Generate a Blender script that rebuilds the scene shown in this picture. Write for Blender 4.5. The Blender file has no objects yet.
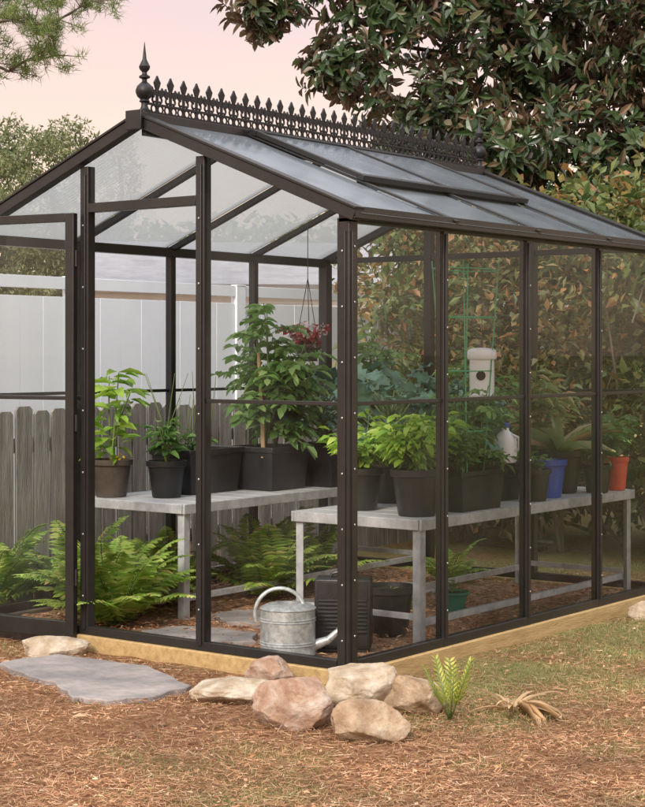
import bpy, bmesh, math, random
import numpy as np
from mathutils import Vector, Matrix, noise
random.seed(7); rng=np.random.default_rng(7)
scene=bpy.context.scene
col=scene.collection
GZ=-0.10; FZ=-0.05
W=2.44; L=3.09; H=1.963; R=2.452; BAY=L/4
TH=math.radians(36.8)
RT=(math.cos(TH),math.sin(TH)); FW=(-math.sin(TH),math.cos(TH))
CAM=(4.216,-5.827)
def site(u,v):
    "site grid: u metres across the view axis, v metres away from the lawn viewpoint"
    return (CAM[0]+u*RT[0]+v*FW[0], CAM[1]+u*RT[1]+v*FW[1])

# ------------------------------------------------------------ mesh builder
class MB:
    def __init__(s): s.v=[]; s.f=[]; s.m=[]; s.leafy=False
    def add(s,verts,faces,mi=0):
        b=len(s.v); s.v.extend([tuple(p) for p in verts])
        s.f.extend([tuple(i+b for i in f) for f in faces]); s.m.extend([mi]*len(faces))
    def box(s,c,size,rz=0.0,mi=0):
        x,y,z=size[0]/2,size[1]/2,size[2]/2; ca,sa=math.cos(rz),math.sin(rz)
        vs=[]
        for k in (-z,z):
            for (i,j) in ((-x,-y),(x,-y),(x,y),(-x,y)):
                vs.append((c[0]+i*ca-j*sa,c[1]+i*sa+j*ca,c[2]+k))
        s.add(vs,[(3,2,1,0),(4,5,6,7),(0,1,5,4),(1,2,6,5),(2,3,7,6),(3,0,4,7)],mi)
    def bar(s,p0,p1,w,h,up=(0,0,1),mi=0):
        p0=Vector(p0);p1=Vector(p1);d=(p1-p0).normalized();u=Vector(up)
        x=d.cross(u).normalized(); u=x.cross(d).normalized()
        vs=[]
        for p in (p0,p1):
            for (i,j) in ((-1,-1),(1,-1),(1,1),(-1,1)):
                vs.append(p+x*(i*w/2)+u*(j*h/2))
        s.add(vs,[(0,1,2,3),(7,6,5,4),(4,5,1,0),(5,6,2,1),(6,7,3,2),(7,4,0,3)],mi)
    def tube(s,path,radii,n=8,mi=0,cap=True):
        path=[Vector(p) for p in path]
        if not hasattr(radii,'__len__'): radii=[radii]*len(path)
        vs=[];fs=[];prev=None
        for i,p in enumerate(path):
            d=(path[min(i+1,len(path)-1)]-path[max(i-1,0)]).normalized()
            if prev is None:
                a=Vector((0,0,1)) if abs(d.z)<0.9 else Vector((1,0,0))
                x=d.cross(a).normalized()
            else:
                x=(prev-d*prev.dot(d)).normalized()
            prev=x; y=d.cross(x)
            for k in range(n):
                t=2*math.pi*k/n
                vs.append(p+(x*math.cos(t)+y*math.sin(t))*radii[i])
        for i in range(len(path)-1):
            for k in range(n):
                a=i*n+k;b=i*n+(k+1)%n
                fs.append((a,b,b+n,a+n))
        if cap:
            fs.append(tuple(range(n-1,-1,-1))); q=(len(path)-1)*n; fs.append(tuple(q+k for k in range(n)))
        s.add(vs,fs,mi)
    def lathe(s,prof,c=(0,0,0),n=24,mi=0):
        vs=[];fs=[]
        for (r,z) in prof:
            r=max(r,0.0004)
            for k in range(n):
                t=2*math.pi*k/n; vs.append((c[0]+r*math.cos(t),c[1]+r*math.sin(t),c[2]+z))
        for i in range(len(prof)-1):
            for k in range(n):
                a=i*n+k;b=i*n+(k+1)%n; fs.append((a,b,b+n,a+n))
        s.add(vs,fs,mi)
    def prism(s,pts,vec,mi=0):
        n=len(pts);v=Vector(vec);vs=[Vector(p) for p in pts]+[Vector(p)+v for p in pts]
        fs=[tuple(range(n-1,-1,-1)),tuple(range(n,2*n))]+[(i,(i+1)%n,(i+1)%n+n,i+n) for i in range(n)]
        s.add(vs,fs,mi)
    def leaves(s,tm,P,D,N,Ls,Ws,mi=1):
        V,F=tm; P=np.asarray(P,float).reshape(-1,3);D=np.asarray(D,float).reshape(-1,3);N=np.asarray(N,float).reshape(-1,3)
        n=len(P)
        if n==0: return
        Ls=np.broadcast_to(np.asarray(Ls,float),(n,));Ws=np.broadcast_to(np.asarray(Ws,float),(n,))
        D=D/(np.linalg.norm(D,axis=1,keepdims=True)+1e-9)
        X=np.cross(D,N);X/= (np.linalg.norm(X,axis=1,keepdims=True)+1e-9)
        Z=np.cross(X,D)
        k=len(V)
        out=P[:,None,:]+X[:,None,:]*(V[None,:,0:1]*Ws[:,None,None])+D[:,None,:]*(V[None,:,1:2]*Ls[:,None,None])+Z[:,None,:]*(V[None,:,2:3]*Ls[:,None,None])
        b=len(s.v); s.v.extend(map(tuple,out.reshape(-1,3).tolist()))
        for f in F:
            fa=(np.arange(n)[:,None]*k+np.array(f)[None,:]+b).tolist()
            s.f.extend(map(tuple,fa)); s.m.extend([mi]*n)
        s.leafy=True

def lt(rows,fold=.1,droop=.18):
    V=[];F=[]
    for i,(t,w) in enumerate(rows):
        z=-droop*t*t
        V+=[(-w,t,z+fold*w),(0,t,z),(w,t,z+fold*w)]
        if i:
            a=(i-1)*3
            F+=[(a,a+1,a+4,a+3),(a+1,a+2,a+5,a+4)]
    return np.array(V,float),F
_v=[];_f=[]
for i,(t,w_) in enumerate([(0,.05),(.12,.24),(.26,.40),(.40,.50),(.55,.50),(.70,.45),(.85,.32),(1,.12)]):
    z=-.28*t*t
    wv=.09 if i%2 else -.07
    _v+=[(-w_*(1.06 if i%2 else .92),t,z+.10*w_+wv),(-w_*.5,t,z+.06*w_),(0,t,z),(w_*.5,t,z+.06*w_),(w_*(.92 if i%2 else 1.06),t,z+.10*w_-wv)]
    if i:
        a=(i-1)*5
        _f+=[(a+j,a+j+1,a+j+6,a+j+5) for j in range(4)]
T_RUFF=(np.array(_v,float),_f)
T_MID=lt([(0,.05),(.4,.5),(.75,.36),(1,.03)],.3,.18)
T_STRAP=lt([(0,.35),(.35,.5),(.7,.45),(1,.08)],.3,.45)
T_STRIP=lt([(0,.3),(.2,.5),(.4,.5),(.6,.5),(.8,.4),(1,.05)],.06,.65)
T_STRIP[0][:,0]+=.0
T_SIMP=(np.array([(0,0,0),(.5,.45,.07),(0,1,-.08),(-.5,.45,.07),(0,.45,-.03)],float),[(0,1,2,4),(0,4,2,3)])
T_NEED=(np.array([(-.5,0,0),(.5,0,0),(0,1,-.06)],float),[(0,1,2)])
T_BLADE=(np.array([(-.5,0,0),(.5,0,0),(.4,.55,-.05),(-.4,.55,-.05),(0,1,-.28)],float),[(0,1,2,3),(3,2,4,4)])

def setlab(o,label,cat,group=None,kind=None):
    if label:o["label"]=label
    if cat:o["category"]=cat
    if group:o["group"]=group
    if kind:o["kind"]=kind
def thing(name,label,cat,loc=(0,0,0),group=None,rz=0):
    o=bpy.data.objects.new(name,None); o.empty_display_size=.1; o.location=loc; o.rotation_euler=(0,0,rz); col.objects.link(o)
    setlab(o,label,cat,group); return o
def mk(name,mb,mats,parent=None,local=False,sharp=35,bevel=0,loc=None):
    me=bpy.data.meshes.new(name)
    V=mb.v
    off=None
    if parent is not None and not local:
        off=Vector((0,0,0)); p=parent
        while p: off+=Vector(p.location); p=p.parent
    elif loc is not None: off=Vector(loc)
    if off is not None:
        V=(np.array(V)-np.array(off)).tolist()
    F=[tuple(dict.fromkeys(f)) for f in mb.f]
    me.from_pydata(V,[],F)
    if not isinstance(mats,(list,tuple)): mats=[mats]
    for m in mats: me.materials.append(m)
    if len(mats)>1: me.polygons.foreach_set("material_index",mb.m)
    me.update()
    if sharp:
        me.polygons.foreach_set("use_smooth",[True]*len(me.polygons))
        if not mb.leafy:
            me.set_sharp_from_angle(angle=math.radians(sharp))
    o=bpy.data.objects.new(name,me); col.objects.link(o)
    if parent is not None: o.parent=parent
    if loc is not None and parent is None: o.location=loc
    if bevel:
        b=o.modifiers.new("bevel",'BEVEL');b.width=bevel;b.segments=2;b.limit_method='ANGLE'
    return o

# ------------------------------------------------------------ materials
def newmat(name):
    m=bpy.data.materials.new(name);m.use_nodes=True;nt=m.node_tree;nt.nodes.clear()
    out=nt.nodes.new('ShaderNodeOutputMaterial');return m,nt,out
def N(nt,t,**k):
    n=nt.nodes.new(t)
    for a,b in k.items():
        if a in n.inputs.keys(): n.inputs[a].default_value=b
        else: setattr(n,a,b)
    return n
def ramp(nt,stops,interp='LINEAR'):
    r=nt.nodes.new('ShaderNodeValToRGB');r.color_ramp.interpolation=interp
    e=r.color_ramp.elements
    while len(e)<len(stops): e.new(.5)
    for i,(p,c) in enumerate(stops): e[i].position=p;e[i].color=(*c,1)
    return r
def surf(name,stops,scale=6,rough=.6,metal=0,bump=.2,bscale=40,stretch=(1,1,1),detail=6,spec=.5,rvar=.1):
    m,nt,out=newmat(name);L_=nt.links.new
    tc=N(nt,'ShaderNodeTexCoord');mp=N(nt,'ShaderNodeMapping');mp.inputs['Scale'].default_value=stretch
    L_(tc.outputs['Object'],mp.inputs[0])
    no=N(nt,'ShaderNodeTexNoise');no.inputs['Scale'].default_value=scale;no.inputs['Detail'].default_value=detail;no.inputs['Roughness'].default_value=.65
    L_(mp.outputs[0],no.inputs['Vector'])
    r=ramp(nt,stops);L_(no.outputs['Fac'],r.inputs[0])
    p=N(nt,'ShaderNodeBsdfPrincipled');p.inputs['Metallic'].default_value=metal;p.inputs['Specular IOR Level'].default_value=spec
    L_(r.outputs[0],p.inputs['Base Color'])
    n2=N(nt,'ShaderNodeTexNoise');n2.inputs['Scale'].default_value=bscale;n2.inputs['Detail'].default_value=8
    L_(mp.outputs[0],n2.inputs['Vector'])
    mr=N(nt,'ShaderNodeMapRange');mr.inputs[3].default_value=max(0,rough-rvar);mr.inputs[4].default_value=min(1,rough+rvar)
    L_(n2.outputs['Fac'],mr.inputs[0]);L_(mr.outputs[0],p.inputs['Roughness'])
    b=N(nt,'ShaderNodeBump');b.inputs['Strength'].default_value=bump;b.inputs['Distance'].default_value=.01
    L_(n2.outputs['Fac'],b.inputs['Height']);L_(b.outputs[0],p.inputs['Normal'])
    L_(p.outputs[0],out.inputs[0]);return m
def leafmat(name,stops,rough=.45,tr=.25,back=None,spec=.5,nscale=2.2):
    m,nt,out=newmat(name);L_=nt.links.new
    g=N(nt,'ShaderNodeNewGeometry');r=ramp(nt,stops);L_(g.outputs['Random Per Island'],r.inputs[0])
    colr=r.outputs[0]
    if back:
        mx=N(nt,'ShaderNodeMix');mx.data_type='RGBA';L_(g.outputs['Backfacing'],mx.inputs[0]);L_(colr,mx.inputs[6]);mx.inputs[7].default_value=(*back,1);colr=mx.outputs[2]
    tc=N(nt,'ShaderNodeTexCoord');no=N(nt,'ShaderNodeTexNoise');no.inputs['Scale'].default_value=nscale;L_(tc.outputs['Object'],no.inputs['Vector'])
    hs=N(nt,'ShaderNodeHueSaturation');mr=N(nt,'ShaderNodeMapRange');mr.inputs[1].default_value=.3;mr.inputs[2].default_value=.7;mr.inputs[3].default_value=.62;mr.inputs[4].default_value=1.38
    L_(no.outputs['Fac'],mr.inputs[0]);L_(mr.outputs[0],hs.inputs['Value']);L_(colr,hs.inputs['Color'])
    p=N(nt,'ShaderNodeBsdfPrincipled');p.inputs['Roughness'].default_value=rough;p.inputs['Specular IOR Level'].default_value=spec
    L_(hs.outputs[0],p.inputs['Base Color'])
    t=N(nt,'ShaderNodeBsdfTranslucent');L_(hs.outputs[0],t.inputs[0])
    ms=N(nt,'ShaderNodeMixShader');ms.inputs[0].default_value=tr;L_(p.outputs[0],ms.inputs[1]);L_(t.outputs[0],ms.inputs[2])
    L_(ms.outputs[0],out.inputs[0]);return m

M_frame=surf('bronze_metal',[(.3,(.013,.012,.0115)),(.7,(.024,.0215,.020))],5,.38,.0,.06,90,rvar=.14)
M_screw=surf('screw_metal',[(.3,(.4,.4,.4)),(.7,(.6,.6,.6))],8,.35,.8,.0,120)
M_iron=surf('black_iron',[(.3,(.005,.005,.006)),(.7,(.013,.012,.012))],20,.5,.0,.1,80)
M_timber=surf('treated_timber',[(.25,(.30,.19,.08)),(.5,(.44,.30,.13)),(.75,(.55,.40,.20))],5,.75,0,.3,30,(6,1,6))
M_bench=surf('grey_bench_top',[(.3,(.42,.43,.44)),(.7,(.58,.59,.60))],5,.5,0,.1,60)
M_galv=surf('galvanised_steel',[(.35,(.36,.38,.40)),(.65,(.56,.58,.60))],14,.45,.2,.05,60)
M_can=surf('galvanised_can',[(.35,(.36,.39,.40)),(.5,(.52,.55,.56)),(.65,(.66,.69,.70))],40,.42,.5,.08,50)
M_blackp=surf('black_plastic',[(.3,(.010,.010,.011)),(.7,(.022,.022,.023))],10,.40,0,.1,60)
M_greyp=surf('charcoal_plastic',[(.3,(.014,.016,.018)),(.7,(.028,.030,.033))],10,.45,0,.1,60)
M_brownp=surf('brown_plastic',[(.3,(.06,.045,.035)),(.7,(.10,.08,.065))],10,.5,0,.1,60)
M_bluep=surf('blue_glaze',[(.3,(.03,.07,.36)),(.7,(.05,.11,.46))],10,.3,0,.05,60)
M_redp=surf('terracotta',[(.3,(.58,.06,.03)),(.7,(.72,.11,.05))],10,.6,0,.1,60)
M_greenp=surf('teal_plastic',[(.3,(.03,.16,.10)),(.7,(.05,.22,.15))],10,.4,0,.05,60)
M_white=surf('white_plastic',[(.3,(.84,.85,.86)),(.7,(.90,.90,.91))],6,.4,0,.05,40)
M_vinyl=surf('white_vinyl',[(.3,(.70,.76,.82)),(.7,(.78,.83,.88))],1.2,.45,0,.03,20)
M_soil=surf('potting_soil',[(.3,(.02,.013,.008)),(.7,(.06,.04,.025))],60,.95,0,1,90)
M_wire=surf('green_wire',[(.3,(.06,.34,.15)),(.7,(.10,.44,.20))],10,.5,0,0,20)
M_steelwire=surf('dark_wire',[(.3,(.05,.05,.05)),(.7,(.08,.08,.08))],10,.5,0,0,20)
M_cane=surf('bamboo',[(.3,(.42,.28,.14)),(.7,(.60,.44,.25))],14,.6,0,.1,40)
M_oldwood=surf('weathered_wood',[(.25,(.12,.11,.10)),(.5,(.25,.23,.21)),(.75,(.42,.39,.355))],5,.85,0,.6,25,(6,6,.6))
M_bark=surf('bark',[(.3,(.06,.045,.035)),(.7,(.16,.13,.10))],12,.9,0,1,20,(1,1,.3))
M_stem=surf('green_stem',[(.3,(.12,.18,.05)),(.7,(.18,.25,.08))],12,.6,0,.1,20)
M_roofsh=surf('grey_shingle',[(.3,(.22,.22,.24)),(.7,(.32,.32,.34))],3,.8,0,.3,10,(1,1,4))
M_slate=surf('flagstone',[(.3,(.15,.14,.14)),(.45,(.22,.20,.195)),(.58,(.30,.265,.25)),(.72,(.40,.35,.32))],4,.75,0,.7,22,detail=10)
def rockmat(name,stops,dark):
    m,nt,out=newmat(name);L_=nt.links.new
    tc=N(nt,'ShaderNodeTexCoord')
    a=N(nt,'ShaderNodeTexNoise');a.inputs['Scale'].default_value=6;a.inputs['Detail'].default_value=10;a.inputs['Roughness'].default_value=.75;a.inputs['Distortion'].default_value=.6
    b=N(nt,'ShaderNodeTexNoise');b.inputs['Scale'].default_value=45;b.inputs['Detail'].default_value=8;b.inputs['Roughness'].default_value=.7
    c=N(nt,'ShaderNodeTexNoise');c.inputs['Scale'].default_value=13;c.inputs['Detail'].default_value=8
    for q in (a,b,c): L_(tc.outputs['Object'],q.inputs['Vector'])
    r=ramp(nt,stops);L_(a.outputs['Fac'],r.inputs[0])
    r2=ramp(nt,[(.35,(1,1,1)),(.60,(0,0,0))]);L_(c.outputs['Fac'],r2.inputs[0])
    mx=N(nt,'ShaderNodeMix');mx.data_type='RGBA';L_(r.outputs[0],mx.inputs[6]);mx.inputs[7].default_value=(*dark,1)
    mu=N(nt,'ShaderNodeMath');mu.operation='MULTIPLY';mu.inputs[1].default_value=.6;L_(r2.outputs[0],mu.inputs[0]);L_(mu.outputs[0],mx.inputs[0])
    p=N(nt,'ShaderNodeBsdfPrincipled');p.inputs['Roughness'].default_value=.85;p.inputs['Specular IOR Level'].default_value=.25;L_(mx.outputs[2],p.inputs['Base Color'])
    ad=N(nt,'ShaderNodeMath');ad.operation='ADD';L_(b.outputs['Fac'],ad.inputs[0]);L_(a.outputs['Fac'],ad.inputs[1])
    bu=N(nt,'ShaderNodeBump');bu.inputs['Strength'].default_value=.9;bu.inputs['Distance'].default_value=.014;L_(ad.outputs[0],bu.inputs['Height']);L_(bu.outputs[0],p.inputs['Normal'])
    L_(p.outputs[0],out.inputs[0]);return m
M_rock=rockmat('sandstone',[(.30,(.25,.15,.09)),(.45,(.46,.32,.20)),(.58,(.57,.45,.32)),(.72,(.68,.59,.48))],(.20,.12,.07))
M_rock2=rockmat('pink_stone',[(.30,(.30,.15,.09)),(.45,(.46,.30,.21)),(.58,(.56,.46,.38)),(.72,(.72,.66,.59))],(.27,.15,.09))
M_rock3=rockmat('pale_stone',[(.30,(.36,.26,.17)),(.45,(.54,.43,.30)),(.58,(.64,.56,.45)),(.72,(.72,.66,.57))],(.30,.21,.13))
M_dry=leafmat('dry_leaf',[(0,(.46,.29,.14)),(.5,(.66,.47,.27)),(1,(.36,.20,.10))],.7,.25)

def glassmat(name,haze=.007,tint=(.975,.98,.97)):
    m,nt,out=newmat(name);L_=nt.links.new
    tr=N(nt,'ShaderNodeBsdfTransparent');tr.inputs[0].default_value=(*tint,1)
    di=N(nt,'ShaderNodeBsdfDiffuse');di.inputs[0].default_value=(.74,.76,.77,1)
    gl=N(nt,'ShaderNodeBsdfGlossy');gl.inputs['Roughness'].default_value=.01;gl.inputs[0].default_value=(.88,.95,1,1)
    fr=N(nt,'ShaderNodeFresnel');fr.inputs[0].default_value=1.25
    tc=N(nt,'ShaderNodeTexCoord');no=N(nt,'ShaderNodeTexNoise');no.inputs['Scale'].default_value=3;no.inputs['Detail'].default_value=6;L_(tc.outputs['Object'],no.inputs['Vector'])
    mr=N(nt,'ShaderNodeMapRange');mr.inputs[1].default_value=.40;mr.inputs[2].default_value=.75;mr.inputs[3].default_value=.001;mr.inputs[4].default_value=haze*3;L_(no.outputs['Fac'],mr.inputs[0])
    m1=N(nt,'ShaderNodeMixShader');L_(mr.outputs[0],m1.inputs[0]);L_(tr.outputs[0],m1.inputs[1]);L_(di.outputs[0],m1.inputs[2])
    m2=N(nt,'ShaderNodeMixShader');L_(fr.outputs[0],m2.inputs[0]);L_(m1.outputs[0],m2.inputs[1]);L_(gl.outputs[0],m2.inputs[2])
    L_(m2.outputs[0],out.inputs[0]);return m
M_glass=glassmat('clear_glass')
def polymat(name,mix=.76,dif=.45):
    m,nt,out=newmat(name);L_=nt.links.new
    tr=N(nt,'ShaderNodeBsdfTransparent');tr.inputs[0].default_value=(.72,.75,.77,1)
    tl=N(nt,'ShaderNodeBsdfTranslucent');tl.inputs[0].default_value=(.60,.63,.65,1)
    di=N(nt,'ShaderNodeBsdfDiffuse')
    gl=N(nt,'ShaderNodeBsdfGlossy');gl.inputs['Roughness'].default_value=.10;gl.inputs[0].default_value=(.85,.93,1,1)
    lw=N(nt,'ShaderNodeFresnel');lw.inputs[0].default_value=1.5
    tc=N(nt,'ShaderNodeTexCoord');no=N(nt,'ShaderNodeTexNoise');no.inputs['Scale'].default_value=3;no.inputs['Detail'].default_value=8;L_(tc.outputs['Object'],no.inputs['Vector'])
    wv=N(nt,'ShaderNodeTexWave');wv.wave_type='BANDS';wv.bands_direction='Y';wv.inputs['Scale'].default_value=11;L_(tc.outputs['Object'],wv.inputs['Vector'])
    mu=N(nt,'ShaderNodeMath');mu.operation='MULTIPLY_ADD';L_(wv.outputs['Fac'],mu.inputs[0]);mu.inputs[1].default_value=.16;L_(no.outputs['Fac'],mu.inputs[2])
    r=ramp(nt,[(.35,(.34,.41,.48)),(.75,(.58,.66,.74))]);L_(mu.outputs[0],r.inputs[0]);L_(r.outputs[0],di.inputs[0])
    bu=N(nt,'ShaderNodeBump');bu.inputs['Strength'].default_value=.35;bu.inputs['Distance'].default_value=.004;L_(wv.outputs['Fac'],bu.inputs['Height']);L_(bu.outputs[0],gl.inputs['Normal']);L_(bu.outputs[0],di.inputs['Normal'])
    a=N(nt,'ShaderNodeMixShader');a.inputs[0].default_value=dif;L_(tl.outputs[0],a.inputs[1]);L_(di.outputs[0],a.inputs[2])
    b=N(nt,'ShaderNodeMixShader');b.inputs[0].default_value=mix;L_(tr.outputs[0],b.inputs[1]);L_(a.outputs[0],b.inputs[2])
    c=N(nt,'ShaderNodeMixShader');L_(lw.outputs[0],c.inputs[0]);L_(b.outputs[0],c.inputs[1]);L_(gl.outputs[0],c.inputs[2])
    L_(c.outputs[0],out.inputs[0]);return m
M_poly=polymat('twinwall_polycarbonate')
M_poly2=polymat('vent_polycarbonate',.66,.48)

LM_mag=leafmat('magnolia_leaf',[(0,(.025,.048,.018)),(.45,(.045,.082,.03)),(.78,(.075,.115,.045)),(.9,(.14,.105,.06)),(1,(.20,.13,.08))],.28,.12,back=(.18,.125,.08),spec=.7,nscale=1.2)
LM_shrub=leafmat('shrub_leaf',[(0,(.06,.10,.03)),(.45,(.12,.17,.05)),(.78,(.19,.22,.07)),(.9,(.28,.21,.07)),(1,(.36,.18,.07))],.42,.3)
LM_shrub2=leafmat('rusty_leaf',[(0,(.09,.12,.04)),(.45,(.17,.17,.055)),(.75,(.28,.19,.07)),(1,(.40,.19,.08))],.45,.3)
LM_pine=leafmat('pine_needle',[(0,(.12,.19,.05)),(.6,(.20,.28,.08)),(1,(.30,.33,.12))],.5,.35)
LM_far=leafmat('far_leaf',[(0,(.13,.17,.075)),(.6,(.20,.235,.11)),(1,(.28,.28,.15))],.7,.3)
LM_farpink=leafmat('far_leaf_warm',[(0,(.26,.19,.11)),(1,(.42,.30,.19))],.7,.3)
LM_tom=leafmat('tomato_leaf',[(0,(.12,.25,.06)),(.6,(.20,.37,.10)),(1,(.32,.48,.16))],.45,.4,nscale=5)
LM_pep=leafmat('pepper_leaf',[(0,(.18,.36,.04)),(.6,(.34,.54,.07)),(1,(.50,.66,.13))],.38,.4,nscale=6)
LM_broc=leafmat('brassica_leaf',[(0,(.08,.19,.13)),(.6,(.15,.29,.21)),(1,(.28,.42,.33))],.5,.2,nscale=9)
LM_dark=leafmat('dark_leaf',[(0,(.09,.19,.04)),(.6,(.15,.28,.06)),(1,(.23,.38,.10))],.4,.35,nscale=5)
LM_fern=leafmat('fern_leaf',[(0,(.22,.37,.06)),(.6,(.37,.53,.10)),(.9,(.52,.60,.16)),(1,(.58,.48,.18))],.5,.42,nscale=4)
LM_orch=leafmat('strap_leaf',[(0,(.20,.29,.09)),(.6,(.36,.42,.17)),(.85,(.52,.45,.23)),(1,(.58,.32,.14))],.4,.35)
LM_palm=leafmat('palm_leaf',[(0,(.32,.42,.06)),(1,(.58,.60,.12))],.4,.35)
LM_flow=leafmat('orange_petal',[(0,(.8,.35,.02)),(1,(.9,.62,.05))],.5,.3)
LM_red=leafmat('red_petal',[(0,(.45,.03,.05)),(.55,(.60,.06,.09)),(.56,(.8,.65,.66)),(1,(.85,.8,.8))],.5,.3)
LM_grass=leafmat('grass_blade',[(0,(.16,.20,.06)),(.4,(.27,.29,.11)),(.65,(.42,.36,.16)),(1,(.52,.40,.23))],.6,.35)
LM_straw=leafmat('pine_straw',[(0,(.20,.085,.04)),(.5,(.42,.21,.10)),(.85,(.55,.33,.18)),(1,(.65,.47,.31))],.7,.1)

# ------------------------------------------------------------ world, sun, camera
w=bpy.data.worlds.new("World");scene.world=w;w.use_nodes=True;nt=w.node_tree;nt.nodes.clear()
sd=Vector((.22,-.86,.62)).normalized()
out=nt.nodes.new('ShaderNodeOutputWorld')
sky=nt.nodes.new('ShaderNodeTexSky');sky.sky_type='NISHITA';sky.sun_disc=False
sky.sun_elevation=math.asin(sd.z);sky.sun_rotation=math.atan2(sd.x,sd.y)
b1=nt.nodes.new('ShaderNodeBackground');b1.inputs[1].default_value=.05;nt.links.new(sky.outputs[0],b1.inputs[0])
tc=nt.nodes.new('ShaderNodeTexCoord');sx=nt.nodes.new('ShaderNodeSeparateXYZ');nt.links.new(tc.outputs['Generated'],sx.inputs[0])
no=nt.nodes.new('ShaderNodeTexNoise');no.inputs['Scale'].default_value=3.5;no.inputs['Detail'].default_value=5
mp=nt.nodes.new('ShaderNodeMapping');mp.inputs['Scale'].default_value=(1,1,5);nt.links.new(tc.outputs['Generated'],mp.inputs[0]);nt.links.new(mp.outputs[0],no.inputs['Vector'])
ad=nt.nodes.new('ShaderNodeMath');ad.operation='MULTIPLY_ADD';nt.links.new(no.outputs['Fac'],ad.inputs[0]);ad.inputs[1].default_value=.14;nt.links.new(sx.outputs['Z'],ad.inputs[2])
rp=ramp(nt,[(0,(.60,.45,.37)),(.08,(1.0,.63,.39)),(.19,(1.0,.64,.42)),(.25,(.93,.60,.46)),(.32,(.84,.57,.51)),(.48,(.86,.74,.73)),(1,(.92,.95,.98))])
nt.links.new(ad.outputs[0],rp.inputs[0])
st=nt.nodes.new('ShaderNodeMapRange');st.inputs[1].default_value=.28;st.inputs[2].default_value=.8;st.inputs[3].default_value=.90;st.inputs[4].default_value=2.1;nt.links.new(sx.outputs['Z'],st.inputs[0])
b2=nt.nodes.new('ShaderNodeBackground');nt.links.new(st.outputs[0],b2.inputs[1]);nt.links.new(rp.outputs[0],b2.inputs[0])
asd=nt.nodes.new('ShaderNodeAddShader');nt.links.new(b1.outputs[0],asd.inputs[0]);nt.links.new(b2.outputs[0],asd.inputs[1]);nt.links.new(asd.outputs[0],out.inputs[0])
ld=bpy.data.lights.new('sun','SUN');ld.energy=3.1;ld.angle=math.radians(18);ld.color=(1,.885,.75)
lo=bpy.data.objects.new('sun',ld);lo.rotation_euler=sd.to_track_quat('Z','Y').to_euler();lo.location=(0,-5,10);col.objects.link(lo)
cd=bpy.data.cameras.new('camera');co=bpy.data.objects.new('camera',cd);col.objects.link(co);scene.camera=co
co.location=(CAM[0],CAM[1],1.34);co.rotation_euler=(math.pi/2,0,TH)
cd.sensor_fit='HORIZONTAL';cd.sensor_width=36;cd.lens=1675/645*36;cd.shift_y=-.0783;cd.clip_end=2000;cd.clip_start=.05
scene.view_settings.view_transform='Standard';scene.view_settings.look='None';scene.view_settings.exposure=0

# ------------------------------------------------------------ ground
def gmask(x,y):
    u=(x-CAM[0])*RT[0]+(y-CAM[1])*RT[1]
    v=(x-CAM[0])*FW[0]+(y-CAM[1])*FW[1]
    n=noise.noise(Vector((x*.9,y*.9,3.1)))*.9+noise.noise(Vector((x*3.1,y*3.1,7)))*.6
    b=-.34+.42*max(-1,min(1,(u-.5)/1.0))+.30*max(-1,min(1,(v-6.5)/1.2))
    return max(0,min(1,.42+n+b*.8))
def axis(lo,hi,step):
    a=list(np.arange(lo,hi+1e-6,step)); far=[]
    d=step;x=hi
    while x<600: d*=1.5;x+=d;far.append(x)
    near=[];d=step;x=lo
    while x>-600: d*=1.5;x-=d;near.append(x)
    return near[::-1]+a+far
xs=axis(-3.5,6.5,.07);ys=axis(-5,5,.07)
verts=[];gm=[]
for y in ys:
    for x in xs:
        z=GZ
        if abs(x)<8 and abs(y)<8:
            z+=.018*noise.noise(Vector((x*1.5,y*1.5,0)))+.010*noise.noise(Vector((x*6,y*6,5)))-.004
        verts.append((x,y,z));gm.append(gmask(x,y))
nx=len(xs)
faces=[(j*nx+i,j*nx+i+1,(j+1)*nx+i+1,(j+1)*nx+i) for j in range(len(ys)-1) for i in range(nx-1)]
g=MB();g.v=verts;g.f=faces;g.m=[0]*len(faces)
m,nt,out=newmat('ground_soil');L_=nt.links.new
at=N(nt,'ShaderNodeAttribute');at.attribute_name='grassmask'
tc=N(nt,'ShaderNodeTexCoord')
n1=N(nt,'ShaderNodeTexNoise');n1.inputs['Scale'].default_value=28;n1.inputs['Detail'].default_value=8;n1.inputs['Roughness'].default_value=.8;L_(tc.outputs['Object'],n1.inputs['Vector'])
r1=ramp(nt,[(.3,(.10,.045,.024)),(.5,(.28,.14,.068)),(.7,(.46,.28,.15))]);L_(n1.outputs['Fac'],r1.inputs[0])
r2=ramp(nt,[(.3,(.10,.10,.035)),(.5,(.23,.22,.08)),(.7,(.38,.32,.14))]);L_(n1.outputs['Fac'],r2.inputs[0])
mx=N(nt,'ShaderNodeMix');mx.data_type='RGBA';L_(at.outputs['Fac'],mx.inputs[0]);L_(r1.outputs[0],mx.inputs[6]);L_(r2.outputs[0],mx.inputs[7])
p=N(nt,'ShaderNodeBsdfPrincipled');p.inputs['Roughness'].default_value=.95;p.inputs['Specular IOR Level'].default_value=.1;L_(mx.outputs[2],p.inputs['Base Color'])
bu=N(nt,'ShaderNodeBump');bu.inputs['Strength'].default_value=.9;bu.inputs['Distance'].default_value=.02;L_(n1.outputs['Fac'],bu.inputs['Height']);L_(bu.outputs[0],p.inputs['Normal'])
L_(p.outputs[0],out.inputs[0]);M_ground=m
go=mk('ground',g,M_ground);setlab(go,"pine-straw covered soil with thin dry lawn","ground",kind="structure")
ca=go.data.attributes.new('grassmask','FLOAT','POINT');ca.data.foreach_set('value',gm)

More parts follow.
